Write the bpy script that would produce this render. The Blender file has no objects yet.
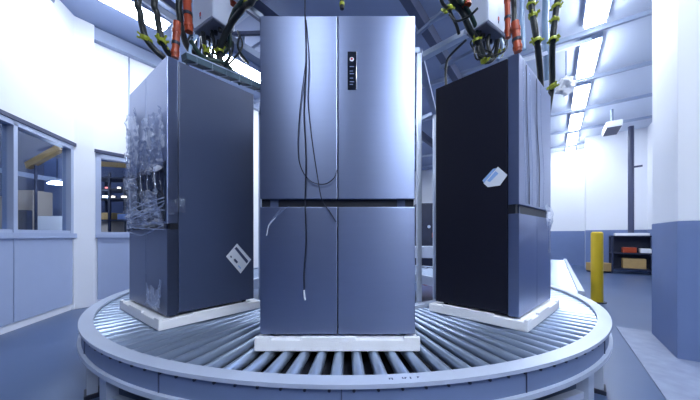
import bpy, bmesh, math, random
from mathutils import Vector, Matrix, noise
random.seed(7)
S = bpy.context.scene
C = S.collection
PI = math.pi
CAMZ = 1.15; F = 280.0; HY = 236.0
def P(px, py, D):                       # a photograph point at a known distance -> place in the room
    return Vector(((px-350)/F*D, D, CAMZ+(HY-py)/F*D))
U = Vector((.588, .809, 0)); V = Vector((.809, -.588, 0)); Z = Vector((0, 0, 1))

# ------------------------------------------------------------------ materials
def mat(name, col, rough=.5, metal=0, var=0, vscale=6, bump=0, bscale=40, aniso=0, coat=0, stretch=None, emit=None, es=0, alpha=None, trans=0, spec=None, col2=None):
    m = bpy.data.materials.new(name); m.use_nodes = True
    nt = m.node_tree; b = nt.nodes['Principled BSDF']
    b.inputs['Base Color'].default_value = (*col, 1)
    b.inputs['Roughness'].default_value = rough
    b.inputs['Metallic'].default_value = metal
    b.inputs['Anisotropic'].default_value = aniso
    if aniso: b.inputs['Anisotropic Rotation'].default_value = .25
    b.inputs['Coat Weight'].default_value = coat
    if spec is not None: b.inputs['Specular IOR Level'].default_value = spec
    if trans: b.inputs['Transmission Weight'].default_value = trans
    if alpha is not None: b.inputs['Alpha'].default_value = alpha
    if emit: b.inputs['Emission Color'].default_value = (*emit, 1); b.inputs['Emission Strength'].default_value = es
    tc = nt.nodes.new('ShaderNodeTexCoord'); mp = nt.nodes.new('ShaderNodeMapping')
    nt.links.new(tc.outputs['Object'], mp.inputs[0])
    if stretch: mp.inputs['Scale'].default_value = stretch
    n = nt.nodes.new('ShaderNodeTexNoise'); n.inputs['Scale'].default_value = vscale; n.inputs['Detail'].default_value = 4
    nt.links.new(mp.outputs[0], n.inputs['Vector'])
    if var or col2:
        mx = nt.nodes.new('ShaderNodeMix'); mx.data_type = 'RGBA'
        c2 = col2 if col2 else tuple(max(0, c*(1-var)) for c in col)
        mx.inputs[6].default_value = (*col, 1); mx.inputs[7].default_value = (*c2, 1)
        nt.links.new(n.outputs['Fac'], mx.inputs[0]); nt.links.new(mx.outputs[2], b.inputs['Base Color'])
    if bump:
        n2 = nt.nodes.new('ShaderNodeTexNoise'); n2.inputs['Scale'].default_value = bscale; n2.inputs['Detail'].default_value = 3
        nt.links.new(mp.outputs[0], n2.inputs['Vector'])
        bp = nt.nodes.new('ShaderNodeBump'); bp.inputs['Strength'].default_value = bump; bp.inputs['Distance'].default_value = .01
        nt.links.new(n2.outputs['Fac'], bp.inputs['Height']); nt.links.new(bp.outputs[0], b.inputs['Normal'])
    return m
M = dict(
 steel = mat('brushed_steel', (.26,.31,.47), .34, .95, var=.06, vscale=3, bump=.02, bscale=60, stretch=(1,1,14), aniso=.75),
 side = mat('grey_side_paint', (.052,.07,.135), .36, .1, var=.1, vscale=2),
 steel_dark_reflection = mat('steel_dark_reflection', (.1,.12,.19), .3, .8, aniso=.6),  # steel with the dark floor reflection put into its colour
 ceil_lit = mat('lamplit_ceiling_sheet', (.62,.68,.82), .6, var=.08, vscale=1),  # ceiling sheet made paler to carry the lamplight in its colour
 shaded_side = mat('shaded_side_paint', (.008,.009,.02), .5, .0, var=.1, vscale=2, spec=.25),  # same side paint as an unlit copy, shade put into the colour
 door_edge = mat('door_edge_grey', (.2,.24,.36), .4, .5),
 recess = mat('dark_recess', (.01,.012,.02), .4),
 gasket = mat('gasket_rubber', (.02,.022,.03), .7),
 gloss_black = mat('glossy_black_panel', (.008,.01,.018), .08, coat=.6),
 foam = mat('white_foam', (.93,.94,.98), .85, bump=.25, bscale=140, var=.05),
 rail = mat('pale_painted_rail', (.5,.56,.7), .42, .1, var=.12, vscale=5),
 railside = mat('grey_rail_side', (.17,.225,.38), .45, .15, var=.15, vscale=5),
 roller = mat('zinc_roller', (.35,.43,.57), .28, .65),
 pan = mat('dark_pan', (.008,.01,.02), .7),
 bolt = mat('dark_bolt', (.03,.035,.06), .5, .4),
 floor = mat('sealed_concrete', (.05,.085,.18), .33, 0, col2=(.085,.13,.25), vscale=1.3, bump=.06, bscale=4),
 white = mat('white_wall_panel', (.84,.86,.92), .55, var=.04, vscale=1.5),
 panel = mat('pale_grey_panel', (.36,.43,.62), .5, var=.06),
 blue = mat('blue_wainscot', (.16,.225,.43), .5, var=.15, vscale=3),
 frame = mat('window_frame_grey', (.42,.48,.64), .4, .3),
 dframe = mat('dark_trim', (.05,.06,.12), .5),
 ceil = mat('ceiling_sheet', (.24,.3,.47), .6, var=.1, vscale=1),
 beam = mat('ceiling_steel', (.36,.42,.56), .45, .3, var=.1),
 dbeam = mat('dark_ceiling_steel', (.07,.085,.15), .5, .3),
 lamp = mat('lamp_diffuser', (.9,.95,1), .4, emit=(.82,.9,1), es=46),
 rig = mat('rig_steel', (.3,.36,.5), .4, .5, var=.2),
 lightrig = mat('pale_rig_steel', (.55,.62,.76), .4, .3, var=.1),
 teal = mat('teal_tray', (.03,.07,.11), .4, .4, var=.4, vscale=14),
 hose = mat('black_hose', (.01,.014,.016), .38, bump=.4, bscale=60),
 green_hose = mat('dark_green_hose', (.02,.055,.045), .4, var=.5, vscale=30),
 clear_hose = mat('pale_blue_hose', (.3,.42,.6), .25),
 lime = mat('lime_tie', (.4,.46,.02), .5, var=.4, vscale=40),
 red = mat('red_orange_pipe', (.48,.06,.012), .42, var=.4, vscale=25),
 redmark = mat('red_mark', (.5,.02,.04), .5),
 boxpaint = mat('control_box_paint', (.6,.66,.8), .4, .05, var=.05),
 boxunder = mat('control_box_underside', (.18,.2,.28), .5),
 wire = mat('thin_black_cable', (.012,.015,.03), .45),
 paper = mat('white_paper', (.8,.84,.92), .7),
 bluepaper = mat('pale_blue_paper', (.3,.5,.85), .6),
 ink = mat('dark_print', (.05,.07,.16), .7),
 yellow = mat('yellow_bollard_paint', (.72,.5,.02), .4, var=.15),
 orange = mat('orange_plastic', (.75,.25,.06), .5),
 wood = mat('warm_wood', (.55,.36,.14), .6, var=.3, vscale=8),
 beige = mat('beige_board', (.62,.52,.42), .7, var=.2),
 navy = mat('navy_machine', (.015,.022,.06), .5, var=.4),
 hallback = mat('dull_blue_wall', (.07,.1,.2), .7, var=.3, vscale=.6),
 roomback = mat('office_back_wall', (.09,.12,.25), .6, var=.6, vscale=2),
 strip = mat('pale_floor_paint', (.3,.35,.48), .5, col2=(.15,.18,.28), vscale=9),
 warm_lamp = mat('warm_lamp', (1,.85,.6), .4, emit=(1,.8,.55), es=5),
 red_lamp = mat('red_lamp', (1,.2,.2), .4, emit=(1,.25,.2), es=2.5),
)
def film_mat():
    m = bpy.data.materials.new('clear_film'); m.use_nodes = True; nt = m.node_tree
    nt.nodes.remove(nt.nodes['Principled BSDF']); out = nt.nodes['Material Output']
    t = nt.nodes.new('ShaderNodeBsdfTransparent'); t.inputs[0].default_value = (.95,.97,1,1)
    g = nt.nodes.new('ShaderNodeBsdfGlossy'); g.inputs['Roughness'].default_value = .16
    g.inputs[0].default_value = (.9,.93,1,1)
    d = nt.nodes.new('ShaderNodeBsdfDiffuse'); d.inputs[0].default_value = (.75,.8,.95,1)
    a = nt.nodes.new('ShaderNodeMixShader'); a.inputs[0].default_value = .3
    nt.links.new(g.outputs[0], a.inputs[1]); nt.links.new(d.outputs[0], a.inputs[2])
    mx = nt.nodes.new('ShaderNodeMixShader'); 
    lw = nt.nodes.new('ShaderNodeLayerWeight'); lw.inputs[0].default_value = .35
    r = nt.nodes.new('ShaderNodeMapRange'); r.inputs[3].default_value = .1; r.inputs[4].default_value = .85
    nt.links.new(lw.outputs['Facing'], r.inputs[0]); nt.links.new(r.outputs[0], mx.inputs[0])
    nt.links.new(t.outputs[0], mx.inputs[1]); nt.links.new(a.outputs[0], mx.inputs[2])
    nt.links.new(mx.outputs[0], out.inputs[0]); return m
M['film'] = film_mat()
def glass_mat():
    m = bpy.data.materials.new('window_glass'); m.use_nodes = True; nt = m.node_tree
    nt.nodes.remove(nt.nodes['Principled BSDF']); out = nt.nodes['Material Output']
    t = nt.nodes.new('ShaderNodeBsdfTransparent'); t.inputs[0].default_value = (.8,.86,.95,1)
    g = nt.nodes.new('ShaderNodeBsdfGlossy'); g.inputs['Roughness'].default_value = .03
    lw = nt.nodes.new('ShaderNodeLayerWeight'); lw.inputs[0].default_value = .5
    pw = nt.nodes.new('ShaderNodeMath'); pw.operation = 'POWER'; pw.inputs[1].default_value = 4; nt.links.new(lw.outputs['Facing'], pw.inputs[0])
    fr = nt.nodes.new('ShaderNodeMapRange'); fr.inputs[3].default_value = .03; fr.inputs[4].default_value = .7; nt.links.new(pw.outputs[0], fr.inputs[0])
    mx = nt.nodes.new('ShaderNodeMixShader'); nt.links.new(fr.outputs[0], mx.inputs[0])
    nt.links.new(t.outputs[0], mx.inputs[1]); nt.links.new(g.outputs[0], mx.inputs[2])
    nt.links.new(mx.outputs[0], out.inputs[0]); return m
M['glass'] = glass_mat()

# ------------------------------------------------------------------ mesh helpers
def T(x, y, z): return Matrix.Translation((x, y, z))
class MB:
    def __init__(s): s.bm = bmesh.new()
    def box(s, lo, hi, bev=0, mx=None):
        lo = Vector(lo); hi = Vector(hi); c = (lo+hi)/2; d = hi-lo
        r = bmesh.ops.create_cube(s.bm, size=1, matrix=Matrix.Translation(c) @ Matrix.Diagonal((d.x, d.y, d.z, 1)))
        vs = r['verts']
        if bev:
            es = list({e for v in vs for e in v.link_edges})
            rr = bmesh.ops.bevel(s.bm, geom=es, offset=bev, segments=2, affect='EDGES', profile=.7)
            vs = list({v for v in rr['verts']} | {v for f in rr['faces'] for v in f.verts} | {v for v in vs if v.is_valid})
        if mx is not None:
            bmesh.ops.transform(s.bm, matrix=mx, verts=vs)
        return s
    def bar(s, a, b, w, h=None, up=Z):          # rectangular bar between two points
        a = Vector(a); b = Vector(b); h = h or w; d = (b-a); L = d.length; d.normalize()
        if abs(d.dot(up)) > .98: up = Vector((1, 0, 0))
        x = d.cross(up).normalized(); y = x.cross(d)
        m = Matrix(((x.x, d.x, y.x, 0), (x.y, d.y, y.y, 0), (x.z, d.z, y.z, 0), (0, 0, 0, 1)))
        m = Matrix.Translation((a+b)/2) @ m @ Matrix.Diagonal((w, L, h, 1))
        bmesh.ops.create_cube(s.bm, size=1, matrix=m); return s
    def cyl(s, a, b, r, r2=None, n=16):
        a = Vector(a); b = Vector(b); d = b-a
        q = d.to_track_quat('Z', 'Y').to_matrix().to_4x4()
        bmesh.ops.create_cone(s.bm, cap_ends=True, segments=n, radius1=r, radius2=r if r2 is None else r2, depth=d.length,
                              matrix=Matrix.Translation((a+b)/2) @ q); return s
    def tube(s, pts, r, n=8, sub=5):
        pts = [Vector(p) for p in pts]
        if len(pts) > 2:
            q = []
            ext = [pts[0]*2-pts[1]]+pts+[pts[-1]*2-pts[-2]]
            for i in range(1, len(ext)-2):
                p0, p1, p2, p3 = ext[i-1:i+3]
                for k in range(sub):
                    t = k/sub
                    q.append(.5*((2*p1)+(-p0+p2)*t+(2*p0-5*p1+4*p2-p3)*t*t+(-p0+3*p1-3*p2+p3)*t**3))
            q.append(pts[-1]); pts = q
        rings = []; x = None
        for i, p in enumerate(pts):
            d = (pts[min(i+1, len(pts)-1)]-pts[max(i-1, 0)]).normalized()
            if x is None: x = d.orthogonal().normalized()
            x = (x-d*x.dot(d)).normalized(); y = d.cross(x)
            rings.append([s.bm.verts.new(p+(x*math.cos(2*PI*k/n)+y*math.sin(2*PI*k/n))*r) for k in range(n)])
        for a, b in zip(rings, rings[1:]):
            for k in range(n): s.bm.faces.new((a[k], a[(k+1) % n], b[(k+1) % n], b[k]))
        s.bm.faces.new(rings[0][::-1]); s.bm.faces.new(rings[-1]); return s
    def ring(s, prof, n=160, c=(0, 0, 0), a0=0, a1=2*PI):     # closed profile of (r, z) swept round the axis
        full = abs(a1-a0-2*PI) < 1e-6; m = n if full else n+1
        R = []
        for i in range(m):
            a = a0+(a1-a0)*i/n
            R.append([s.bm.verts.new((c[0]+r*math.cos(a), c[1]+r*math.sin(a), c[2]+z)) for r, z in prof])
        for i in range(n):
            A = R[i]; B = R[(i+1) % m]
            for k in range(len(prof)):
                j = (k+1) % len(prof); s.bm.faces.new((A[k], A[j], B[j], B[k]))
        if not full: s.bm.faces.new(R[0]); s.bm.faces.new(R[-1][::-1])
        return s
    def prism(s, poly, z0, z1):
        a = [s.bm.verts.new((x, y, z0)) for x, y in poly]; b = [s.bm.verts.new((x, y, z1)) for x, y in poly]
        s.bm.faces.new(a[::-1]); s.bm.faces.new(b); n = len(poly)
        for i in range(n): s.bm.faces.new((a[i], a[(i+1) % n], b[(i+1) % n], b[i]))
        return s
    def quad(s, pts):
        s.bm.faces.new([s.bm.verts.new(p) for p in pts]); return s
    def build(s, name, m, parent=None, smooth=False):
        bmesh.ops.recalc_face_normals(s.bm, faces=s.bm.faces)
        me = bpy.data.meshes.new(name); s.bm.to_mesh(me); s.bm.free()
        me.materials.append(M[m])
        if smooth:
            for f in me.polygons: f.use_smooth = True
            me.set_sharp_from_angle(angle=math.radians(40))
        o = bpy.data.objects.new(name, me); C.objects.link(o)
        if parent: o.parent = parent
        return o
def thing(name, label, cat, loc=(0, 0, 0), rz=0, group=None):
    o = bpy.data.objects.new(name, None); C.objects.link(o); o.empty_display_size = .1
    o.location = loc; o.rotation_euler = (0, 0, rz); o['label'] = label; o['category'] = cat
    if group: o['group'] = group
    return o
def tag(o, label, cat, group=None):
    o['label'] = label; o['category'] = cat
    if group: o['group'] = group
    return o
def struct(o, label=None):
    o['kind'] = 'structure'
    if label: o['label'] = label; 
    return o

# ------------------------------------------------------------------ the setting
H = 4.6
struct(MB().box((-16, -9, -.1), (22, 22, 0)).build('floor', 'floor'), 'glossy blue-grey sealed concrete floor')
struct(MB().box((-16, -9, H), (22, 22, H+.12)).build('ceiling', 'ceil'), 'blue-grey sheet ceiling')
A0 = Vector((-4.36, 4.55, 0)); A1 = Vector((-3.1, -.45, 0)); dA = (A1-A0).normalized(); nA = Vector((dA.y, -dA.x, 0))   # nA points out of the room
if nA.x > 0: nA = -nA
nB = -V
def wallbox(o, a, d, n, s0, s1, z0, z1, t0, t1):    # box along direction d from point a, thickness t0..t1 along n
    m = Matrix(((d.x, n.x, 0, a.x), (d.y, n.y, 0, a.y), (0, 0, 1, 0), (0, 0, 0, 1)))
    return o.box((s0, t0, z0), (s1, t1, z1), 0, m)
ZS, ZT = 1.17, 2.58
LA = (A1-A0).length
w = MB(); wallbox(w, A0, dA, nA, 0, LA, ZT, H, 0, .15); wallbox(w, A0, dA, nA, 0, .18, 0, ZT, 0, .15)
wallbox(w, A0, dA, nA, .18, LA, 0, ZS, .03, .15)
struct(w.build('wall_left', 'white'), 'white panelled wall with a long window over grey lower panels')
w = MB()
for i in range(5): wallbox(w, A0, dA, nA, .2+i*1.0, 1.185+i*1.0, .1, ZS-.05, .005, .035)
wallbox(w, A0, dA, nA, .16, LA, ZS-.05, ZS+.02, -.03, .12)
struct(w.build('trim_1', 'panel'), 'pale grey lower panels and sill under the left window')
wn = MB(); wallbox(wn, A0, dA, nA, .2, LA, ZT-.09, ZT-.03, -.01, .1); wallbox(wn, A0, dA, nA, .2, LA, ZS+.02, ZS+.06, 0, .1)
for s in (.2, 1.16, 2.3, 3.5): wallbox(wn, A0, dA, nA, s, s+.055, ZS+.02, ZT-.05, -.01, .1)
win = struct(wn.build('window_1', 'frame'), 'long grey framed window in the left wall')
w = MB(); wallbox(w, A0, dA, nA, .22, LA, ZS+.03, ZT-.05, .05, .058); w.build('pane', 'glass', win)
w = MB(); wallbox(w, A0, dA, nA, .17, LA, ZT-.03, ZT+.02, -.03, .03); struct(w.build('trim_2', 'dframe'), 'dark head rail over the left window')
struct(MB().box((-.15, -.13, 0), (.13, .1, H), .01, T(A0.x, A0.y, 0) @ Matrix.Rotation(math.atan2(U.y, U.x), 4, 'Z')).build('trim_3', 'white'), 'white corner post')
# second wall, running away along the hall
w = MB(); ZB = 2.6
wallbox(w, A0, U, nB, 0, 13.2, ZB, H, 0, .15); wallbox(w, A0, U, nB, 0, .17, 0, ZB, 0, .15)
wallbox(w, A0, U, nB, .17, 1.9, 0, ZS, .03, .15); wallbox(w, A0, U, nB, 1.9, 13.2, 0, ZB, 0, .15)
struct(w.build('wall_back', 'white'), 'white wall behind the left refrigerator with a dark office window')
w = MB(); wallbox(w, A0, U, nB, .2, 1.88, .08, ZS-.05, .005, .035); wallbox(w, A0, U, nB, .17, 1.9, ZS-.05, ZS+.01, -.03, .1)
struct(w.build('trim_4', 'panel'), 'pale grey lower panel and sill under the office window')
wn = MB(); wallbox(wn, A0, U, nB, .17, 1.9, ZB-.13, ZB-.06, -.01, .1)
for s in (.17, 1.84): wallbox(wn, A0, U, nB, s, s+.07, ZS, ZB-.06, -.01, .1)
wallbox(wn, A0, U, nB, .17, 1.9, ZS+.01, ZS+.05, 0, .1)
win = struct(wn.build('window_2', 'frame'), 'grey framed office window')
w = MB(); wallbox(w, A0, U, nB, .2, 1.88, ZS+.03, ZB-.1, .05, .058); w.build('pane', 'glass', win)
w = MB(); wallbox(w, A0, U, nB, .1, 1.95, ZB-.05, ZB, -.03, .02); struct(w.build('trim_5', 'dframe'), 'dark head rail over the office window')
w = MB(); wallbox(w, A0, U, nB, .12, 13, H-.22, H-.02, -.12, 0); struct(w.build('trim_6', 'beam'), 'pale steel channel along the top of the wall')
# end wall of the hall
E0 = A0+U*13.05
w = MB(); wallbox(w, E0, V, U, -.2, 9.2, 0, H, 0, .15); struct(w.build('wall_end', 'white'), 'white far wall')
w = MB(); wallbox(w, E0, V, U, 0, 9.2, 0, 1.35, -.02, 0); struct(w.build('trim_7', 'blue'), 'blue painted lower band of the far wall')
ER = E0+V*8.6
w = MB(); wallbox(w, ER, -U, V, 0, 8.4, 0, H, 0, .15); struct(w.build('wall_right', 'white'), 'white right wall')
w = MB(); wallbox(w, ER, -U, V, 0, 8.4, 0, 1.35, -.02, 0); struct(w.build('trim_8', 'blue'), 'blue painted lower band of the right wall')
bh = ER-U*1.5
w = MB(); wallbox(w, bh, -V, U, 0, 1.5, 0, H, 0, .25); struct(w.build('trim_10', 'white'), 'white wall pier across the right side of the aisle')
w = MB(); wallbox(w, bh, -V, U, 0, 1.505, 0, 1.35, -.02, 0); struct(w.build('trim_11', 'blue'), 'blue painted lower band of the wall pier')
struct(MB().box((-9, -7.2, 0), (14, -7, H)).build('wall_front', 'hallback'), 'dull blue wall behind the viewer')
# column on the right
c1 = Vector((3.56, 3.3, 0)); c0 = c1-U*.84
colm = T(c0.x, c0.y, 0) @ Matrix(((U.x, V.x, 0, 0), (U.y, V.y, 0, 0), (0, 0, 1, 0), (0, 0, 0, 1)))
w = MB().box((0, 0, 1.29), (.84, .84, H), .01, colm)
cw = w.build('square_column', 'white'); tag(cw, 'square column at the right edge, white above and blue below', 'column')
MB().box((-.004, -.004, .0), (.844, .844, 1.29), .01, colm).build('painted_base', 'blue', cw)['label'] = 'blue painted lower part of column'
struct(MB().box((-1.2, -.3, .0), (.93, .95, .006), 0, colm).build('trim_9', 'strip'), 'pale worn floor paint around the column foot')

# rooms behind the windows
def light(c, lab, grp='ceiling strip lights'):
    t = thing('ceiling_light', lab, 'light', (c.x, c.y, H-.135), math.atan2(U.y, U.x), grp)
    MB().box((-.66, -.15, .02), (.66, .15, .13), .01).build('housing', 'beam', t)
    MB().box((-.62, -.125, -.03), (.62, .125, .02), .008).build('diffuser', 'lamp', t)
w = MB()
wallbox(w, A0+nA*5.3, dA, nA, -.5, LA+2, 0, 4.4, 0, .1); struct(w.build('wall_office', 'roomback'), 'dark far wall of the room behind the left window')
w = MB(); wallbox(w, A0+nB*4.3, U, nB, -3, 6, 0, 4.4, 0, .1); struct(w.build('wall_store', 'roomback'), 'dark far wall of the room behind the office window')
tag(MB().bar(P(28, 166, 6.2), P(62, 147, 6.0), .1, .14).build('wooden_beam', 'wood'), 'yellowish wooden beam slanting under the ceiling seen through left window', 'beam')
tag(MB().bar(P(-30, 165, 5.4), P(66, 182, 5.9), .07, .09).build('cable_duct', 'frame'), 'pale horizontal duct seen through the left window', 'duct')
def lampx(px, py, D, r, m, lab):
    p = P(px, py, D); t = thing('hanging_lamp', lab, 'lamp', p)
    MB().cyl((0, 0, -.02), (0, 0, .03), r, r*.5, 14).build('lamp_shade', m, t, True)
    MB().cyl((0, 0, .03), (0, 0, H-p.z if False else .55), .006, n=6).build('cord', 'wire', t)
lampx(68, 149, 5.3, .05, 'warm_lamp', 'small glowing spotlight at the upper corner of the left window')
lampx(57, 183, 5.4, .14, 'lamp', 'white glowing lamp hanging low behind the left window')
for p, l in ((Vector((-5.9, 4.3, 0)), 'strip light inside the room behind the left window'), (Vector((-5.5, 6.6, 0)), 'strip light inside the room behind the office window')):
    light(p, l, None)
def crate(px0, px1, py0, py1, D, m, name, lab, cat, dep=.4):
    a = P(px0, py1, D); b = P(px1, py0, D)
    o = MB().box((0, 0, 0), (b.x-a.x, dep, b.z-a.z), .01).build(name, m); o.location = a
    return tag(o, lab, cat)
def ontofloor(px0, px1, py0, D, m, name, lab, cat, dep=.4):
    return crate(px0, px1, py0, HY+CAMZ*F/D, D, m, name, lab, cat, dep)
ontofloor(36, 72, 216, 5.9, 'foam', 'white_counter', 'white counter standing at the right end behind the left window', 'counter')
ontofloor(10, 33, 190, 6.0, 'beige', 'cardboard_stack', 'beige board stack seen through the left window beside the mullion', 'box')
ontofloor(18, 27, 210, 5.6, 'navy', 'office_chair_back', 'dark blue padded back in front of the beige boards', 'chair', .1)
ontofloor(-12, 6, 196, 5.8, 'beige', 'cardboard_stack', 'beige board stack at the far left edge of the window', 'box')
ontofloor(34, 35.5, 165, 5.4, 'navy', 'dark_post', 'thin dark post behind the left window', 'post', .04)
ontofloor(44, 70, 158, 6.7, 'blue', 'locker', 'tall blue locker seen through the left window', 'locker')
ontofloor(90, 112, 213, 6.0, 'beige', 'low_carton', 'beige carton behind the office window', 'box')
tag(MB().bar(P(88, 163, 5.7), P(131, 166, 6.3), .06, .1).build('wooden_beam', 'wood'), 'brownish beam high behind the office window', 'beam')
rk = P(92, 0, 6.0); z1 = P(0, 198, 6.0).z; z2 = P(0, 189, 6.0).z
t = thing('storage_rack', 'dark storage rack with small lamps behind the office window', 'rack', (rk.x, 5.95, 0))
for x in (0, .42, .85):
    for y in (.0, .4): MB().box((x-.02, y-.02, 0), (x+.02, y+.02, 2.5)).build('rack_post', 'navy', t)
for z in (z1, z2, .9, 1.5, 2.4): MB().box((-.03, -.02, z-.03), (.88, .42, z)).build('rack_shelf', 'navy', t)
for px, zz, m, l, w_ in [(94, z1, 'red_lamp', 'red glowing lamp at the left in the office window', .04), (105, z1, 'lamp', 'white glowing lamp in the middle of the office window', .035),
        (113, z1, 'warm_lamp', 'warm glowing lamp just right of the white one in the office window', .03), (124, z1, 'warm_lamp', 'warm glowing lamp at the right of the office window', .045), (107, z2, 'red_lamp', 'small red lamp on the higher rack shelf in the office window', .03), (119, z2, 'warm_lamp', 'small warm lamp on the higher rack shelf in the office window', .025)]:
    p = P(px, 0, 6.05); q = thing('indicator_lamp', l, 'lamp', (p.x, 6.05, zz))
    MB().box((-w_, -.02, 0), (w_, .02, .05), .008).build('lens', m, q); MB().box((-w_-.01, .02, 0), (w_+.01, .06, .06)).build('housing', 'navy', q)
for i, (x, z, w_, h_, m, c) in enumerate([(.05, .9, .25, .2, 'navy', 'dark blue'), (.5, .9, .3, .22, 'beige', 'beige'), (.15, 1.5, .3, .15, 'wood', 'brown'), (.55, 1.5, .2, .12, 'blue', 'blue')]):
    o = MB().box((0, 0, 0), (w_, .3, h_), .01).build('storage_box', m); o.location = (rk.x+x, 5.99, z)
    tag(o, c+' storage box on the '+('lower' if z < 1 else 'middle')+' shelf behind the office window', 'box')
# ------------------------------------------------------------------ ceiling steelwork and lamps
w = MB(); R0 = Vector((4.5, 5.3, 0))
cp = R0-V*1.5-U*5
w = MB(); wallbox(w, cp, U, V, 0, 13.3, H-.02, H, 0, 3.9); struct(w.build('ceiling_lit_slab', 'ceil_lit'), 'added ceiling slab coloured pale as lamplight over the right aisle')  # slab added so the ceiling looks lit here
for i in range(-6, 8):
    c = R0+U*(1.77*i-.9)
    o = struct(MB().bar(c-V*9.2+Z*(H-.1), c+V*3.2+Z*(H-.1), .05, .07).build('trim_%d' % (20+i+6), 'beam'), 'pale cross rail under the ceiling')
for j, off in ((1, -2.1), (2, -3.9)):
    c = R0+V*off
    struct(MB().bar(c-U*11+Z*(H-.26), c+U*9.5+Z*(H-.26), .12 if j else .04, .2 if j else .05).build('trim_%d' % (50+j), 'dbeam' if j else 'beam'), 'steel purlin running along the ceiling')
names = {-1: 'strip light at the top edge of the photo above the right aisle', 0: 'strip light second from the top over the right aisle', 1: 'third strip light down the right aisle, just right of the hoses',
         2: 'fourth strip light down the right aisle', 3: 'fifth strip light far down the right aisle', 4: 'sixth and farthest strip light of the right aisle'}
for i in (-5, -2, -1, 0, 1, 2, 3, 4):
    light(R0+U*1.77*i, names.get(i, 'added ceiling strip light behind the viewer for the door highlight'))
R2 = Vector((-3.3, 3.95, 0))
n2 = {0: 'strip light at the top left near the wall corner', 1: 'strip light glowing above the left refrigerator', 2: 'strip light seen between left and centre refrigerators', 3: 'strip light low between left and centre refrigerators'}
for i in (-1, 0, 1, 2, 3, 4):
    light(R2+U*(1.95*i), n2.get(i, 'ceiling strip light of the left row, outside the view'))
for p in ((1.25, -.3), (1.4, -1.35), (1.55, -2.5), (1.8, -3.7), (1.75, -.7), (1.9, -1.8), (2.1, -3.0)):  # unseen lamps added to put the highlight on the centre doors
    light(Vector((*p, 0)), 'added ceiling strip light behind the viewer for the door highlight')

# ------------------------------------------------------------------ round roller conveyor
CX, CY = -.035, 3.73; ZR = .515; RR = 2.575
cv = thing('round_roller_conveyor', 'large round roller conveyor table with pale rim carrying the refrigerators', 'conveyor', (CX, CY, 0))
MB().ring([(RR-.08, .517), (RR, .517), (RR, .536), (RR-.08, .536)], 220).build('top_rim', 'rail', cv, True)
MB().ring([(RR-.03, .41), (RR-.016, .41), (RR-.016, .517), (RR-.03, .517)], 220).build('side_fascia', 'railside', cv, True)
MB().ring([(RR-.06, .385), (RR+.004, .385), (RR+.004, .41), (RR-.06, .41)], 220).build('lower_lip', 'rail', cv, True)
MB().ring([(1.33, .40), (1.40, .40), (1.40, .536), (1.33, .536)], 120).build('inner_rim', 'rail', cv, True)
MB().ring([(1.40, .41), (RR-.03, .41), (RR-.03, .42), (1.40, .42)], 160).build('under_pan', 'pan', cv)
NR = 142; rp = None; rest = MB()
def rollerpts(a):
    r = Vector((math.cos(a), math.sin(a), 0))
    return r*1.41+Z*(ZR-.019), r*(RR-.06)+Z*(ZR-.033)
aa, bb = rollerpts(0)
L = (bb-aa).length
proto = MB(); proto.cyl((0, 0, 0), (0, 0, L), .019, .033, 16)
pm = None
order = sorted(range(NR), key=lambda i: abs(((i*360/NR+90+180) % 360)-180))
for n, i in enumerate(order):
    a = 2*PI*i/NR+.01; p, q = rollerpts(a)
    if n < 100:
        if pm is None:
            o = proto.build('roller', 'roller', cv, True); pm = o
        else:
            o = pm.copy(); C.objects.link(o); o.parent = cv
        o.location = p; o.rotation_mode = 'QUATERNION'; o.rotation_quaternion = (q-p).to_track_quat('Z', 'Y')
    else: rest.cyl(p, q, .019, .033, 10)
o = rest.build('roller', 'roller', cv, True); o['kind'] = 'stuff'
bp = None
for k in range(76):
    a = -PI*.02-k*PI*.96/75
    r = Vector((math.cos(a), math.sin(a), 0))
    if bp is None:
        bp = MB().cyl((0, 0, 0), (0, 0, .008), .0065, n=8).build('axle_bolt', 'bolt', cv); o = bp
    else: o = bp.copy(); C.objects.link(o); o.parent = cv
    o.location = r*(RR-.016)+Z*.505; o.rotation_mode = 'QUATERNION'; o.rotation_quaternion = r.to_track_quat('Z', 'Y')
for k in range(9):                            # joint plates between fascia segments
    a = -PI*.06-k*PI*.11; r = Vector((math.cos(a), math.sin(a), 0)); t = Vector((-r.y, r.x, 0))
    MB().bar(r*(RR-.014)-t*.002+Z*.463, r*(RR-.014)+t*.002+Z*.463, .006, .104).build('joint_strip', 'dbeam', cv)
def leg(x, y):
    lx, ly = x-CX, y-CY; a = math.atan2(ly, lx)
    m = T(lx, ly, 0) @ Matrix.Rotation(a, 4, 'Z')
    MB().box((-.03, -.055, .03), (.03, .055, .385), .004, m).build('leg', 'rail', cv)
    MB().box((-.045, -.07, 0), (.045, .07, .03), .006, m).build('foot', 'bolt', cv)
LG = [(CX+2.5*math.cos(math.radians(a)), CY+2.5*math.sin(math.radians(a))) for a in (-123.5, -137, -54, -41, -99, -81, -160, -18)]
for x, y in LG: leg(x, y)
for a in (30, 75, 120, 165):
    a = math.radians(a); leg(CX+2.5*math.cos(a), CY+2.5*math.sin(a))
for (x0, y0), (x1, y1) in ((LG[0], LG[4]), (LG[2], LG[5]), (LG[1], (-1.0, 3.0)), (LG[3], (1.0, 3.0))):
    MB().bar((x0-CX, y0-CY, .2), (x1-CX, y1-CY, .2), .04).build('cross_brace', 'rail', cv)
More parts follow.
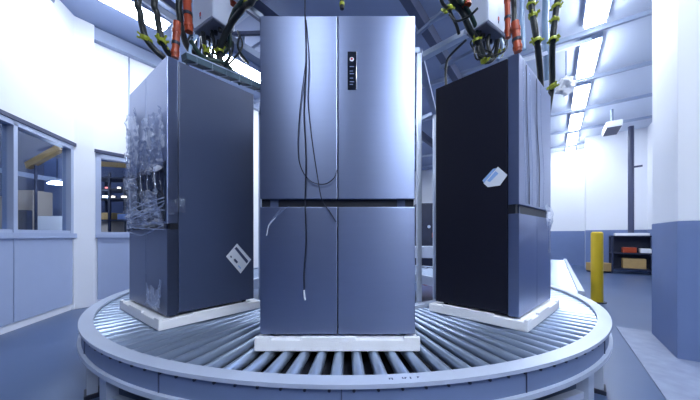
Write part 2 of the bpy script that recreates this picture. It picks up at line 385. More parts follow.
# painted marks on rim
w = MB()
for i, dd in enumerate([(0, 1), (.01, 0), (.05, 2), (.06, 1), (.08, 0), (.108, 1)]):
    x = .17+dd[0]*1.15; y = math.sqrt((RR-.04)**2-(x-CX)**2)
    w.box((x-CX-.003, -y-.008+.003*dd[1], .536), (x-CX+.003, -y+.008, .5366))
    if dd[1]: w.box((x-CX-.003, -y+.005-.008*(dd[1]-1), .536), (x-CX+.008, -y+.008-.008*(dd[1]-1), .5366))
w.build('stamped_code', 'ink', cv)

# outgoing straight conveyor along the aisle
s0 = Vector((2.54, 3.12, 0))
oc = thing('straight_conveyor', 'pale straight roller conveyor leading away behind right refrigerator', 'conveyor', s0, math.atan2(U.y, U.x))
for nm, x0, y0, y1 in (('side_rail', .02, -.06, 0), ('side_rail', 1.22, .95, 1.01)):
    MB().box((x0, y0, .4), (5.5, y1, .536), .004).build(nm, 'rail', oc)
pr = None
for k in range(46):
    x = .1+k*.115; L1 = .95
    for y in [q*.01 for q in range(1, 96)]:
        p = s0+U*x-V*y
        if math.hypot(p.x-CX, p.y-CY) < RR+.04: L1 = y-.01; break
    if L1 < .05: continue
    if L1 < .95: o = MB().cyl((0, 0, 0), (0, L1, 0), .03, n=12).build('roller', 'roller', oc, True)
    elif pr is None: pr = MB().cyl((0, 0, 0), (0, .95, 0), .03, n=12).build('roller', 'roller', oc, True); o = pr
    else: o = pr.copy(); C.objects.link(o); o.parent = oc
    o.location = (x, 0, ZR-.03)
for x in (1.3, 2.9, 5.2):
    for y in (-.03, .98): MB().box((x-.03, y-.03, 0), (x+.03, y+.03, .4)).build('leg', 'rail', oc)

# ------------------------------------------------------------------ refrigerators
def film_sheet(bl, w_, h_, amp, seed, fr=9, nx=40, nz=52, edge=None):
    m = MB(); g = []
    for j in range(nz+1):
        row = []
        for i in range(nx+1):
            u = i/nx; v = j/nz
            x = u*w_; z = v*h_
            e = 0
            if edge: 
                x += .03*noise.noise(Vector((0, z*14, seed))) * (1 if u > .5 else -1)*abs(2*u-1)
                z += .035*noise.noise(Vector((x*16, 5, seed))) * abs(2*v-1)
            p = Vector((x*fr*1.0+z*3, z*fr*.38-x*2, seed)); p2 = Vector((x*5-z*9, z*16+x*7, seed+3))
            d = (1-abs(noise.noise(p))*2.2)**2*.6*amp+.35*abs(noise.noise(p2))*amp+.12*noise.noise(p*6)*amp
            row.append(m.bm.verts.new((bl[0]+x, bl[1]-d-.004, bl[2]+z)))
        g.append(row)
    for j in range(nz):
        for i in range(nx): m.bm.faces.new((g[j][i], g[j][i+1], g[j+1][i+1], g[j+1][i]))
    return m
def fridge(loc, rz, label, depth, side, zs0=.722, zs1=.767, low='steel'):
    W = .4375; Ht = 1.80; dt = .068
    t = thing('refrigerator', label, 'refrigerator', loc, rz)
    MB().box((-W+.002, dt+.005, .012), (W-.002, depth, Ht-.004), .006).build('cabinet', side, t)
    MB().box((-W+.012, dt-.004, .02), (W-.012, dt+.008, Ht-.012)).build('gasket', 'gasket', t)
    g = .0025
    for x0, x1 in ((-W, -g), (g, W)):
        MB().box((x0, 0, zs1), (x1, dt, Ht), .004).build('door', 'steel', t)
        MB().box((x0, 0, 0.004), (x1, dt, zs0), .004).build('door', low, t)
    MB().box((-W+.003, .022, zs0-.004), (W-.003, dt, zs1+.004)).build('handle_recess', 'recess', t)
    for sgn in (-1, 1):
        m = MB(); x = sgn*(W-.004)
        m.prism([(x-sgn*.05, .014), (x-sgn*.1, .023), (x-sgn*.05, .023)], zs0, zs1); m.build('recess_end', 'side', t)
        MB().cyl((sgn*(W-.05), dt*.5+.02, Ht-.002), (sgn*(W-.05), dt*.5+.02, Ht+.016), .02).build('hinge', 'gasket', t)
        MB().cyl((sgn*(W-.06), .05, -.012), (sgn*(W-.06), .05, .01), .018).build('foot', 'gasket', t)
        MB().cyl((sgn*(W-.06), depth-.06, -.012), (sgn*(W-.06), depth-.06, .02), .018).build('foot', 'gasket', t)
    MB().box((-.14, dt*.3, Ht-.003), (.14, dt+.03, Ht+.014), .004).build('hinge_cover', 'gasket', t)
    return t
cf = fridge((-.07, 1.58, .602), 0, 'steel four-door refrigerator at the centre, facing forward with small black display', .65, 'side')
cf.location.z = .592
# display panel on the centre one: pixel (346..356, 52..90)
x0, x1 = (347-337.5)/F*1.58+.003, (356.5-337.5)/F*1.58; z0, z1 = (335-90)/F*1.58, (335-52)/F*1.58
dp = MB().box((x0, -.004, z0), (x1, .002, z1), .002).build('display_panel', 'gloss_black', cf)
MB().cyl(((x0+x1)/2-.002, -.0042, z1-.045), ((x0+x1)/2-.002, -.006, z1-.045), .012, n=18).build('round_badge', 'paper', dp)
MB().cyl(((x0+x1)/2-.002, -.006, z1-.043), ((x0+x1)/2-.002, -.0068, z1-.043), .0065, n=12).build('red_dot', 'redmark', dp)
for k, zz in enumerate((.085, .11, .125, .15, .17, .185)):
    MB().box((x0+.012, -.0055, z1-zz-.003), (x1-.014-(k % 2)*.006, -.0042, z1-zz+.0015)).build('indicator_mark', 'blue', dp)
lf = fridge((-1.600, 2.195, .592), math.radians(-38.3), 'grey refrigerator at left turned right, doors covered in torn clear film', .67, 'side', .606, .645, 'steel_dark_reflection')
rf = fridge((1.466, 2.195, .592), math.radians(42.85), 'refrigerator at right with shade-darkened side wall and bright steel doors', .625, 'shaded_side', .712, .775)
# left refrigerator: black glossy panel in the upper doors with film over it
MB().box((-.40, -.003, .66), (.41, .004, 1.08), .002).build('glossy_panel', 'gloss_black', lf)
for args in (((-.435, 0, .98), .30, .60, .05, 1.3), ((-.03, 0, 1.02), .44, .42, .06, 4.1), ((-.44, 0, .62), .88, .13, .07, 7.7), ((-.43, 0, .74), .25, .3, .06, 9.3), ((.02, 0, .74), .3, .16, .05, 12.1), ((.05, 0, .03), .30, .16, .03, 15.0)):
    film_sheet(args[0], args[1], args[2], args[3], args[4], edge=True).build('plastic_film', 'film', lf, True)
# a ragged tail that folds round the near edge
m = film_sheet((0, 0, 0), .12, .1, .03, 21, edge=True)
o = m.build('plastic_film', 'film', lf, True); o.rotation_euler = (0, 0, PI/2); o.location = (.442, -.01, .72)
for k in range(9):
    z0 = .60+k*.028; x0 = -.42+.07*(k % 3)
    MB().tube([(x0, -.02, z0), (x0+.2, -.045-.01*(k % 2), z0+random.uniform(-.04, .04)), (x0+.45, -.03, z0+random.uniform(-.05, .05)), (min(.43, x0+.8), -.012, z0+random.uniform(-.03, .06))], random.uniform(.003, .007), 5).build('twisted_film_strand', 'film', lf, True)
for k in range(6):
    x0 = -.4+k*.15
    MB().tube([(x0, -.02, .66), (x0+.03, -.05, .85), (x0-.02, -.04, 1.0+.06*(k % 2)), (x0+.04, -.015, 1.3)], .004, 5).build('twisted_film_strand', 'film', lf, True)
# drip-shaped film loop on lower door
MB().tube([(.02, -.006, .26), (.05, -.008, .1), (.16, -.01, .045), (.30, -.008, .1), (.33, -.006, .25)], .006, 6).build('film_fold', 'film', lf, True)
# right refrigerator: thin film creases
for xs in (-.36, -.28, -.2, -.02, .1):
    MB().tube([(xs, -.003, 1.78), (xs+.01, -.004, 1.4), (xs+.05+.1*(xs+.3), -.004, 1.1), (xs+.07, -.003, .79)], .0022, 5).build('film_crease', 'wire' if xs in (-.28, -.02) else 'film', rf, True)
MB().tube([(.36, -.004, .68), (.33, -.006, .5), (.37, -.004, .42), (.41, -.003, .6)], .004, 5).build('film_fold', 'film', rf, True)
film_sheet((.2, 0, .62), .22, .2, .03, 31, edge=True).build('plastic_film', 'film', rf, True)
# centre refrigerator: film scraps
MB().tube([(-.39, -.004, .62), (-.36, -.006, .66), (-.32, -.004, .71)], .004, 5).build('film_fold', 'film', cf, True)
MB().tube([(-.385, -.004, .61), (-.35, -.006, .66), (-.29, -.004, .715), (-.27, -.004, .72)], .0035, 5).build('film_fold', 'film', cf, True)
MB().tube([(-.40, -.004, .56), (-.385, -.006, .62), (-.35, -.004, .66)], .003, 5).build('film_fold', 'paper', cf, True)

# stickers
def onside(fr, xx, px, py):          # where a sight line meets the side wall of a refrigerator, in its own axes
    a = fr.rotation_euler.z; m = (Matrix.Translation(fr.location) @ Matrix.Rotation(a, 4, 'Z')).inverted()
    o = m @ Vector((0, 0, CAMZ)); d = m.to_3x3() @ Vector(((px-350)/F, 1, (HY-py)/F)); t = (xx-o.x)/d.x; q = o+d*t
    return q.y, q.z
def patch(fr, xx, th, pts, nm, m, par):
    b = MB(); q = [onside(fr, xx, *p) for p in pts]
    A = [b.bm.verts.new((xx, y, z)) for y, z in q]; B = [b.bm.verts.new((xx+th, y, z)) for y, z in q]
    b.bm.faces.new(A[::-1]); b.bm.faces.new(B); n = len(q)
    for i in range(n): b.bm.faces.new((A[i], A[(i+1) % n], B[(i+1) % n], B[i]))
    return b.build(nm, m, par)
X = .4357
st = patch(lf, X, .002, [(237, 243.5), (251, 259.5), (240.5, 273.5), (226, 256.5)], 'sticker', 'paper', lf)
patch(lf, X+.002, .001, [(234.6, 248.5), (236.4, 246.8), (248.3, 261), (246.8, 263.6)], 'printed_bar', 'ink', st)
patch(lf, X+.002, .001, [(233.5, 260), (235, 258.5), (238, 262), (236.5, 263.5)], 'printed_mark', 'ink', st)
patch(lf, X+.002, .001, [(230, 256.5), (231, 255.5), (232, 257), (231, 258)], 'printed_mark', 'ink', st)
patch(lf, X+.002, .001, [(238, 266), (238.6, 265.2), (241, 268), (240.4, 269)], 'printed_mark', 'bluepaper', st)
st = patch(rf, -X, -.003, [(498, 166.8), (507.6, 175), (500, 185.5), (488, 187.2), (483.8, 183.5)], 'folded_paper', 'paper', rf)
patch(rf, -X-.003, -.002, [(496.5, 168), (493, 169), (482.5, 180.5), (484, 183)], 'paper_flap', 'bluepaper', st)
patch(rf, -X-.003, -.001, [(495.5, 171), (498.5, 173.5), (490, 182), (487, 181)], 'printed_block', 'bluepaper', st)

# foam trays under the refrigerators
def tray(loc, rz, label, depth, w_=.455, yo=-.045):
    w_ += .012 if rz else 0; yo -= .015 if rz else 0
    t = thing('foam_tray', label, 'packaging', loc, rz, 'white foam trays under the refrigerators')
    m = MB().box((-w_, yo, 0), (w_, depth+.045, .062), .006)
    m.build('tray_base', 'foam', t)
    for x0, x1 in ((-w_, -w_+.09), (-.2, .1), (w_-.09, w_)):
        MB().box((x0, yo, .06), (x1, yo+.022, .078), .004).build('tray_lip', 'foam', t)
    for sg in (-1, 1):
        MB().box((sg*(w_-.008)-.008, .15, .06), (sg*(w_-.008)+.008, depth-.08, .078), .004).build('tray_lip', 'foam', t)
    return t
tray((-.07, 1.58, .517), 0, 'white foam tray under the centre refrigerator', .65)
tray((-1.600, 2.195, .517), math.radians(-38.3), 'white foam tray under the left refrigerator', .67)
tray((1.466, 2.195, .517), math.radians(42.85), 'white foam tray under the right refrigerator', .625)

# cables on the centre refrigerator front
def cable(pts, r, m, name, lab, cat='cable', grp=None, n=6):
    return tag(MB().tube([P(*p) for p in pts], r, n).build(name, m, None, True), lab, cat, grp)
D = 1.565
cable([(305, -60, 1.57), (305, 0, 1.56), (305, 17, D), (306, 60, D), (304, 110, D), (306, 160, D), (305, 200, D), (306, 240, D), (304, 270, D), (304, 290, D)], .0035, 'wire', 'test_cable', 'thin dark cable hanging straight down the centre refrigerator left door')
cable([(306, 20, D), (309, 60, D), (308, 100, D), (312, 140, D), (318, 180, D), (322, 200, D), (330, 212, D), (336, 222, D)], .0028, 'wire', 'test_cable', 'thin dark cable slanting to the centre gap of middle refrigerator')
cable([(306, 60, D), (300, 110, D), (298, 150, D), (302, 170, D), (312, 182, D), (325, 184, D), (334, 178, D), (337, 170, D)], .0028, 'wire', 'test_cable', 'thin dark cable looping in a U on the centre refrigerator')
cable([(304.2, 290, D-.004), (304.4, 296, D-.008), (305, 300, D-.004)], .005, 'paper', 'cable_tip', 'small white connector at the lower end of the hanging cable', 'connector')

# ------------------------------------------------------------------ overhead rig over the round table
rig = thing('overhead_test_rig', 'steel overhead rig of poles, ring and arms over the round conveyor', 'rig', (CX, CY, 0))
RP = 1.27; ang = [-57, -123, 168, 12, 57, 123]
for a in ang:
    a = math.radians(a); x, y = RP*math.cos(a), RP*math.sin(a)
    MB().box((x-.022, y-.022, 0), (x+.022, y+.022, 2.88), .003).build('pole', 'lightrig', rig)
aa = sorted(ang)
for i in range(6):
    a, b = math.radians(aa[i]), math.radians(aa[(i+1) % 6])
    MB().bar((RP*math.cos(a), RP*math.sin(a), 2.9), (RP*math.cos(b), RP*math.sin(b), 2.9), .06, .05).build('ring_beam', 'rig', rig)
def rbar(p, q, w_, h_, m, nm='arm'):
    c = Vector((CX, CY, 0)); return MB().bar(p-c, q-c, w_, h_).build(nm, m, rig)
rbar(P(417, 60, 2.75), P(482, 25, 2.5), .07, .05, 'lightrig'); rbar(P(268, 64, 2.75), P(226, 38, 2.5), .08, .06, 'rig')
rbar(P(440, 68, 3.0), P(520, 28, 2.6), .03, .03, 'rig'); rbar(P(418, 34, 2.75), P(466, -10, 2.3), .03, .03, 'rig')
rbar(P(232, 34, 2.7), P(266, 33, 2.7), .03, .03, 'dbeam'); rbar(P(246, 53, 2.8), P(264, 40, 2.8), .02, .02, 'rig')
rbar(P(243, 32, 2.75), P(243, 60, 2.75), .025, .025, 'rig')
rbar(P(136, -6, 2.35), P(190, 30, 2.35), .045, .045, 'lightrig'); rbar(P(160, -4, 2.6), P(194, 22, 2.6), .05, .05, 'dbeam')
rbar(P(230, -6, 2.3), P(263, 18, 2.3), .045, .03, 'lightrig')
rbar(P(322, -10, 2.7), P(290, -10, 2.7), .04, .04, 'rig')
rbar(P(505, 66, 2.6), P(590, 40, 3.3), .035, .035, 'lightrig')
# tray carried over each side refrigerator
def tray_arm(a, b, lab):
    t = tag(MB().bar(a, b, .07, .045).build('cable_tray', 'teal'), lab, 'cable tray')
    d = (b-a)
    MB().bar(a+Z*.026, b+Z*.026, .075, .008).build('tray_rim', 'rig', t)
    for k in range(6):
        p = a+d*(k+.5)/6
        MB().bar(p-Z*.028, p+Z*.028, .012, .076).build('tray_clip', 'lightrig' if k % 2 else 'rig', t)
    return t
tray_arm(P(184, 57, 2.1), P(264, 90, 2.75), 'dark teal cable tray running over the left refrigerator top')
# control boxes
def cbox(near, left, right, lab, mark):
    z = 2.95
    def g(p): DD = (z-CAMZ)*F/(HY-p[1]); return Vector(((p[0]-350)/F*DD, DD, 0))
    n, l, r = g(near), g(left), g(right)
    wide = (l-n) if (l-n).length > (r-n).length else (r-n)
    other = (r-n) if wide == (l-n) else (l-n)
    a = wide.normalized(); b = Vector((-a.y, a.x, 0))
    if b.dot(other) < 0: b = -b
    t = thing('control_box', lab, 'control box', (n.x, n.y, z))
    m = Matrix(((a.x, b.x, 0, 0), (a.y, b.y, 0, 0), (0, 0, 1, 0), (0, 0, 0, 1)))
    Lw = wide.length; Lb = .20
    MB().box((0, 0, .004), (Lw, Lb, .42), .006, m).build('housing', 'boxpaint', t)
    MB().box((.008, .008, -.004), (Lw-.008, Lb-.008, .006), 0, m).build('underside', 'boxunder', t)
    MB().box((.006, -.006, .012), (Lw-.006, 0, .41), .003, m).build('door', 'boxpaint', t)
    MB().box((Lw*.55, -.009, .08), (Lw*.55+.02, -.006, .11), 0, m).build('red_switch', 'redmark', t)
    MB().box((Lw*.55+.004, -.0095, .055), (Lw*.55+.014, -.006, .075), 0, m).build('switch_mark', 'ink', t)
    MB().bar(m @ Vector((Lw/2, Lb/2, .42)), m @ Vector((Lw/2, Lb/2, H-2.95)), .05).build('hanger', 'rig', t)
    for k in range(4):
        MB().cyl(m @ Vector((Lw*(.2+.2*k), Lb*.5, -.035)), m @ Vector((Lw*(.2+.2*k), Lb*.5, 0)), .016, n=10).build('cable_gland', 'gasket', t)
    return t
cbox((213, 17), (193, 32), (227, 26), 'pale grey control box hanging above the left refrigerator', 0)
cbox((487, 21), (472, 29), (505, 36), 'pale grey control box hanging above the right refrigerator', 0)

G1 = 'hoses hanging over the left refrigerator'; G2 = 'hoses hanging over the right refrigerator'
def hose(pts, r, m, lab, grp):
    if pts[0][1] <= -10:
        px, py, DD = pts[0]; k = (4.2-CAMZ)/((HY-py)/F*DD); pts = [(350+(px-350)*.98*DD/(DD+.25), HY-(4.2-CAMZ)*F/(DD+.25), DD+.25)]+pts
    return cable(pts, r, m, 'hose', lab, 'hose', grp, 10)
hose([(140, -10, 2.1), (140, 12, 2.1), (145, 36, 2.1), (155, 50, 2.15), (167, 60, 2.2)], .022, 'hose', 'leftmost thick black hose curving down behind the left refrigerator', G1)
hose([(156, -10, 2.15), (157, 14, 2.15), (162, 40, 2.15), (168, 52, 2.2), (176, 62, 2.25)], .022, 'hose', 'second thick black hose from the left edge of the rig', G1)
hose([(181, -10, 2.3), (180, 18, 2.3), (186, 44, 2.3), (196, 56, 2.3)], .025, 'hose', 'thick black hose between the two red pipes on the left', G1)
hose([(203, 33, 2.45), (206, 50, 2.4), (220, 66, 2.45), (232, 80, 2.5)], .02, 'hose', 'black hose dropping from the left control box to the tray', G1)
hose([(212, 30, 2.45), (214, 48, 2.5), (208, 62, 2.5), (200, 58, 2.3)], .014, 'hose', 'thin black hose looping under the left control box', G1)
hose([(225, 25, 2.5), (226, 45, 2.5), (216, 60, 2.5), (200, 66, 2.3), (188, 58, 2.2)], .012, 'hose', 'thin black hose swinging left over the tray', G1)
hose([(190, 40, 2.2), (204, 58, 2.3), (226, 64, 2.4), (240, 84, 2.55)], .018, 'green_hose', 'dark green hose lying along the left tray', G1)
hose([(256, -12, 2.2), (243, 8, 2.3), (231, 24, 2.4), (222, 42, 2.45), (220, 58, 2.5), (228, 76, 2.5)], .026, 'hose', 'thick black hose sweeping down to the right of left control box', G1)
hose([(246, -12, 2.25), (235, 10, 2.35), (229, 28, 2.45), (230, 44, 2.5), (222, 54, 2.5)], .02, 'green_hose', 'dark green hose beside the left control box', G1)
hose([(196, 36, 2.3), (190, 50, 2.2), (194, 62, 2.2), (206, 70, 2.3)], .013, 'clear_hose', 'pale blue thin hose left under the control box', G1)
hose([(438, -12, 2.2), (449, 10, 2.3), (456, 24, 2.35), (459, 34, 2.4)], .013, 'hose', 'thin black hose with yellow tie left of the right control box', G2)
hose([(448, -12, 2.3), (462, 12, 2.35), (470, 30, 2.4), (478, 42, 2.45), (484, 60, 2.5)], .026, 'hose', 'thick black hose running down left of the right control box', G2)
hose([(456, -12, 2.25), (464, 4, 2.3), (473, 20, 2.4), (480, 38, 2.5)], .018, 'green_hose', 'dark green hose beside the right control box', G2)
hose([(449, 14, 2.3), (456, 21, 2.3), (468, 17, 2.25), (478, 8, 2.2)], .009, 'hose', 'thin black cable bowing across to right control box', G2)
hose([(482, 34, 2.5), (478, 50, 2.45), (484, 62, 2.5), (494, 58, 2.5), (498, 40, 2.5)], .017, 'hose', 'black hose loop under the right control box', G2)
hose([(490, 30, 2.5), (488, 46, 2.5), (494, 60, 2.5)], .016, 'hose', 'short black hose under middle of the right control box', G2)
hose([(500, 36, 2.55), (503, 48, 2.5), (498, 60, 2.45)], .014, 'clear_hose', 'pale blue hose under the right control box', G2)
hose([(511, -12, 2.4), (514, 10, 2.4), (514, 30, 2.4), (518, 50, 2.4)], .02, 'hose', 'black hose between right control box and orange pipe', G2)
hose([(529, -12, 2.6), (532, 10, 2.6), (536, 36, 2.6), (539, 60, 2.7), (541, 90, 2.85), (542, 150, 2.9)], .027, 'hose', 'thick black hose with lime ties right of the box', G2)
hose([(556, -12, 2.7), (556, 12, 2.7), (553, 36, 2.7), (552, 60, 2.8), (552, 84, 2.9), (547, 120, 2.95), (545, 160, 3.0)], .027, 'hose', 'rightmost thick black hose with lime ties over the right refrigerator', G2)
hose([(544, -12, 2.9), (545, 20, 2.9), (546, 50, 2.9), (547, 80, 3.0)], .03, 'clear_hose', 'pale blue tube between the two lime-tied hoses', G2)
hose([(520, -12, 2.6), (522, 20, 2.6), (524, 50, 2.6)], .02, 'clear_hose', 'pale blue tube beside the orange pipe on the right', G2)
hose([(466, 40, 2.7), (450, 56, 2.75), (446, 66, 2.75), (446, 86, 2.75)], .012, 'hose', 'thin black cable hooking down behind the right refrigerator top', G2)
random.seed(11)
def clutter(n, x0, x1, y0, y1, D0, D1, lab, grp):
    for k in range(n):
        a = random.uniform(x0, x1); b_ = random.uniform(x0, x1); m_ = (a+b_)/2+random.uniform(-12, 12)
        pts = [(a, y0+random.uniform(0, 6), D1), (a+random.uniform(-5, 5), (y0+y1)/2, random.uniform(D0, D1)), (m_, y1+random.uniform(-6, 4), random.uniform(D0, D1)), (b_, (y0+y1)/2+6, random.uniform(D0, D1)), (b_+random.uniform(-6, 6), y0+random.uniform(0, 8), D1)]
        cable(pts, random.uniform(.007, .012), 'hose', 'looped_cable', lab, 'cable', grp)
clutter(7, 186, 240, 30, 66, 2.35, 2.6, 'one of the thin dark cables looping below the left control box', 'looped cables under the left box')
clutter(4, 472, 506, 34, 56, 2.35, 2.6, 'one of the thin dark cables looping below the right control box', 'looped cables under the right box')
bm_ = MB(); bmesh.ops.create_icosphere(bm_.bm, subdivisions=4, radius=.085)
for v in bm_.bm.verts: v.co *= 1+.7*noise.noise(v.co*19)+.25*noise.noise(v.co*50); v.co.z *= 1.1
o = bm_.build('wrapped_bundle', 'foam', None, True); o.location = P(566, 86, 3.35); tag(o, 'crumpled white bundle on the rail right of the hoses', 'bundle')
MB().bar((0, 0, .05), (0, 0, .42), .012).build('sling', 'rig', o)
def pipe(a, b, r, lab):
    a = P(*a); b = P(*b); o = MB().cyl(a, b, r, n=12).build('red_pipe', 'red', None, True); tag(o, lab, 'pipe')
    d = (b-a).normalized()
    for k in (.25, .6, .85):
        c = a+(b-a)*k; MB().cyl(c-d*.012, c+d*.012, r*1.18, n=12).build('pipe_coupling', 'red' if k != .6 else 'bolt', o, True)
pipe((186, -12, 2.25), (189, 32, 2.25), .03, 'thick red-orange pipe touching the left control box')
pipe((177, 22, 2.2), (175, 58, 2.2), .026, 'red-orange pipe standing on the left refrigerator edge')
pipe((507, -12, 2.35), (508, 38, 2.35), .022, 'red pipe on the right side of the right control box')
pipe((515, 22, 2.3), (518, 52, 2.3), .03, 'orange-red pipe just above the right refrigerator corner')
pipe((466, -6, 2.3), (467, 6, 2.3), .03, 'short red pipe at the top left of right control box')
pipe((232, -8, 2.35), (234, 5, 2.35), .025, 'short red pipe at the top right of left control box')
tie = []
def ties(lst, grp):
    for px, py, DD, r, lab in lst:
        c = P(px, py, DD); m = MB(); m.ring([(r*.75, -.014), (r*1.0, -.016), (r*1.1, 0), (r*1.0, .016), (r*.75, .014)], 12)
        for k in range(5):
            a = random.uniform(0, 2*PI); q = Vector((math.cos(a), math.sin(a), random.uniform(-.5, .5)))
            m.bar(q*r*1.0, q*r*1.0+Vector((q.x*.02, q.y*.02, random.uniform(-.015, .03))), .012, .014)
        o = m.build('hose_tie', 'lime'); o.location = c; tag(o, lab, 'hose tie', grp)
        o.rotation_euler = (random.uniform(-.3, .3), random.uniform(-.3, .3), 0)
ties([(145, 38, 2.1, .03, 'lime tie on the leftmost black hose'), (162, 42, 2.15, .03, 'lime tie on second black hose from the left'),
      (207, 52, 2.4, .026, 'lime tie on hose under the left control box'), (220, 51, 2.48, .03, 'lime tie on thick hose right of the left control box'),
      (254, -4, 2.2, .034, 'lime tie at the top edge left of the centre refrigerator'), (248, 3, 2.27, .034, 'lime tie on thick hose near the top left of centre')], 'lime hose ties')
ties([(448, 9, 2.3, .036, 'yellow tie at the upper left of the right control box'), (476, 40, 2.44, .028, 'lime tie on thick hose left of right control box'),
      (484, 61, 2.46, .028, 'lime tie just above the shade-darkened refrigerator side'), (500, 54, 2.5, .028, 'lime tie below the right control box'),
      (461, 2, 2.3, .026, 'lime tie at the top above the green hose'),
      (531, 5, 2.6, .036, 'topmost lime tie on the thick hose right of the orange pipe'), (533, 16, 2.6, .036, 'second lime tie on the thick hose right of the orange pipe'), (537, 41, 2.6, .036, 'lowest lime tie on the thick hose right of orange pipe'),
      (556, 6, 2.7, .036, 'topmost lime tie on the rightmost hose'), (555, 20, 2.7, .036, 'second lime tie on the rightmost hose'), (553, 40, 2.7, .036, 'third lime tie on the rightmost hose'), (553, 86, 2.85, .034, 'lowest lime tie on the rightmost hose')], 'lime hose ties')
# small junction above the centre refrigerator
t = thing('hanging_connector', 'small black connector hanging over the centre refrigerator top', 'connector', P(342, 6, 1.9))
MB().cyl((0, 0, -.02), (0, 0, .06), .014).build('plug', 'gasket', t); MB().cyl((0, 0, .06), (0, 0, .5), .006, n=8).build('cord', 'wire', t)
MB().cyl((0, 0, .0), (0, 0, .02), .018).build('collar', 'lime', t)

# ------------------------------------------------------------------ aisle objects
b = P(597, 302, 4.88); b.z = 0
t = thing('bollard', 'yellow bollard standing beside the conveyor on the right', 'bollard', b)
MB().cyl((0, 0, .012), (0, 0, 1.20), .085, n=24).build('post', 'yellow', t, True)
MB().cyl((0, 0, 0), (0, 0, .012), .13, n=24).build('base_plate', 'bolt', t)
MB().cyl((0, 0, 1.20), (0, 0, 1.225), .085, .06, n=24).build('cap', 'yellow', t, True)
# shelf with machine parts
sp = P(635, 272, 8.4); sp.z = 0
t = thing('storage_shelf', 'dark navy storage shelf against the far right wall', 'shelf', sp, math.atan2(V.y, V.x))
for x in (-.5, .5):
    for y in (0, .45): MB().box((x-.025, y-.025, 0), (x+.025, y+.025, 1.15)).build('upright', 'navy', t)
for z in (.12, .6, 1.12): MB().box((-.52, -.02, z), (.52, .47, z+.04)).build('shelf_board', 'navy', t)
MB().box((-.5, .44, .1), (.5, .46, 1.15)).build('back_panel', 'navy', t)
def onshelf(x, z, w_, h_, m, nm, lab, cat='box'):
    p = sp+V*x+U*.05
    o = MB().box((-w_/2, 0, 0), (w_/2, .3, h_), .015).build(nm, m); o.location = (p.x, p.y, z); o.rotation_euler = (0, 0, math.atan2(V.y, V.x)); return tag(o, lab, cat)
onshelf(-.1, .64, .3, .16, 'red', 'parts_bin', 'red parts bin on the dark navy shelf', 'bin')
onshelf(.25, .64, .24, .13, 'foam', 'parts_bin', 'white parts bin on the dark navy shelf', 'bin')
onshelf(.0, .165, .5, .3, 'wood', 'parts_bin', 'brown box on the bottom board of the navy shelf', 'bin')
onshelf(-.05, 1.16, .75, .08, 'foam', 'folded_sheet', 'white folded sheet lying on top of the navy shelf', 'sheet')
q = P(605, 264, 8.7); q.z = 0
t = thing('wooden_crate', 'small wooden crate on the floor beside the yellow bollard', 'crate', q)
MB().box((-.26, 0, .05), (.26, .4, .3), .01).build('crate_body', 'wood', t)
for x in (-.2, .2): MB().box((x-.04, 0, 0), (x+.04, .4, .05)).build('runner', 'navy', t)
# black drain pipe and wall ladder
dpz = P(631, 236, 8.55)
t = thing('drain_pipe', 'black vertical pipe on the far white wall', 'pipe', (dpz.x, dpz.y, 1.245))
MB().cyl((0, 0, 0), (0, 0, 3.25), .07, n=14).build('pipe', 'dframe', t, True)
MB().bar((0, 0, 2.0), (.22, -.12, 2.02), .05).build('bracket', 'dframe', t)
# hanging projector-like box
pj = P(612, 131, 7.6)
t = thing('hanging_projector', 'white box with dark underside hanging from the ceiling in the right aisle', 'projector', pj, math.atan2(U.y, U.x))
MB().box((-.4, -.16, 0), (.4, .16, .16), .02).build('housing', 'white', t); MB().box((-.38, -.14, -.012), (.38, .14, .002)).build('underside', 'dframe', t)
MB().cyl((0, 0, .16), (0, 0, H-pj.z), .03, n=10).build('hanger', 'beam', t)
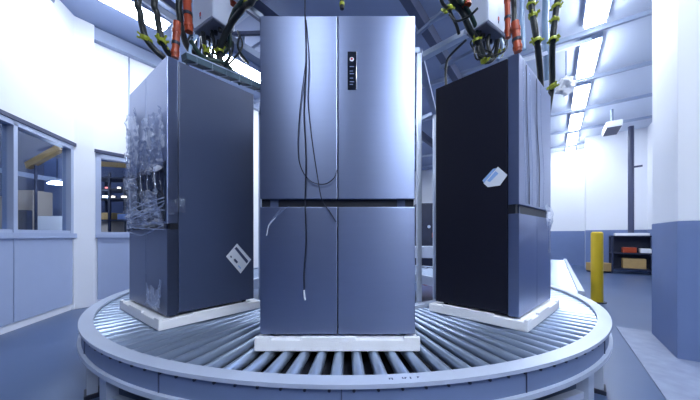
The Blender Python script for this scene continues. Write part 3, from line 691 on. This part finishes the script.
# wall cable left of the left refrigerator
wc = A0+U*.62-nB*.03
t = thing('wall_conduit', 'thin grey conduit with a short bracket on the white wall', 'conduit', (wc.x, wc.y, ZB+.02))
MB().cyl((0, 0, 0), (0, 0, H-.26-ZB), .011, n=8).build('conduit', 'rig', t)
MB().bar((0, 0, .06), (V*.05)+(U*.5)+Z*.04, .03, .03).build('bracket', 'dframe', t)
# far machines seen in the gap right of the centre refrigerator
m0 = P(418, 203, 9.0)
t = thing('dark_machine_cabinet', 'dark machine cabinet far away between centre and right refrigerators', 'machine', (m0.x, m0.y, 0))
MB().box((0, 0, 0), (.75, .6, m0.z), .02).build('housing', 'navy', t)
MB().cyl((.35, -.02, 1.45), (.35, 0, 1.45), .05, n=16).build('dial', 'frame', t); MB().box((.45, -.015, 1.1), (.6, 0, 1.25)).build('panel', 'red', t)
c2 = P(410, 262, 7.6)
t = thing('far_conveyor', 'pale conveyor section far away behind centre refrigerator', 'conveyor', (c2.x, c2.y, 0))
MB().box((-.3, 0, .55), (1.1, .9, .85), .02).build('bed', 'rail', t)
for x in (-.2, 1.0): MB().box((x-.04, .1, 0), (x+.04, .18, .55)).build('leg', 'rail', t)
tag(MB().box((0, 0, 0), (.35, .3, .22), .02, T(*(P(424, 285, 6.5)*1)[:2], 0)).build('parts_bin', 'red'), 'red bin on the floor between the centre and right refrigerators', 'bin')

# ------------------------------------------------------------------ light, camera, view
wd = bpy.data.worlds.new('World'); S.world = wd; wd.use_nodes = True
bg = wd.node_tree.nodes['Background']; bg.inputs[0].default_value = (.32, .42, .75, 1); bg.inputs[1].default_value = .6
def area(loc, rot, sx, sy, e, col, name):
    l = bpy.data.lights.new(name, 'AREA'); l.shape = 'RECTANGLE'; l.size = sx; l.size_y = sy; l.energy = e; l.color = col
    o = bpy.data.objects.new(name, l); C.objects.link(o); o.location = loc; o.rotation_euler = rot; return o
cam = bpy.data.cameras.new('camera'); co = bpy.data.objects.new('camera', cam); C.objects.link(co)
co.location = (0, 0, CAMZ); co.rotation_euler = (PI/2, 0, 0)
cam.sensor_width = 36; cam.lens = F/700*36; cam.shift_y = (HY-200)/700; cam.clip_start = .05; cam.clip_end = 200
S.camera = co
S.view_settings.view_transform = 'Standard'; S.view_settings.look = 'None'; S.view_settings.exposure = 0.0; S.view_settings.gamma = 1
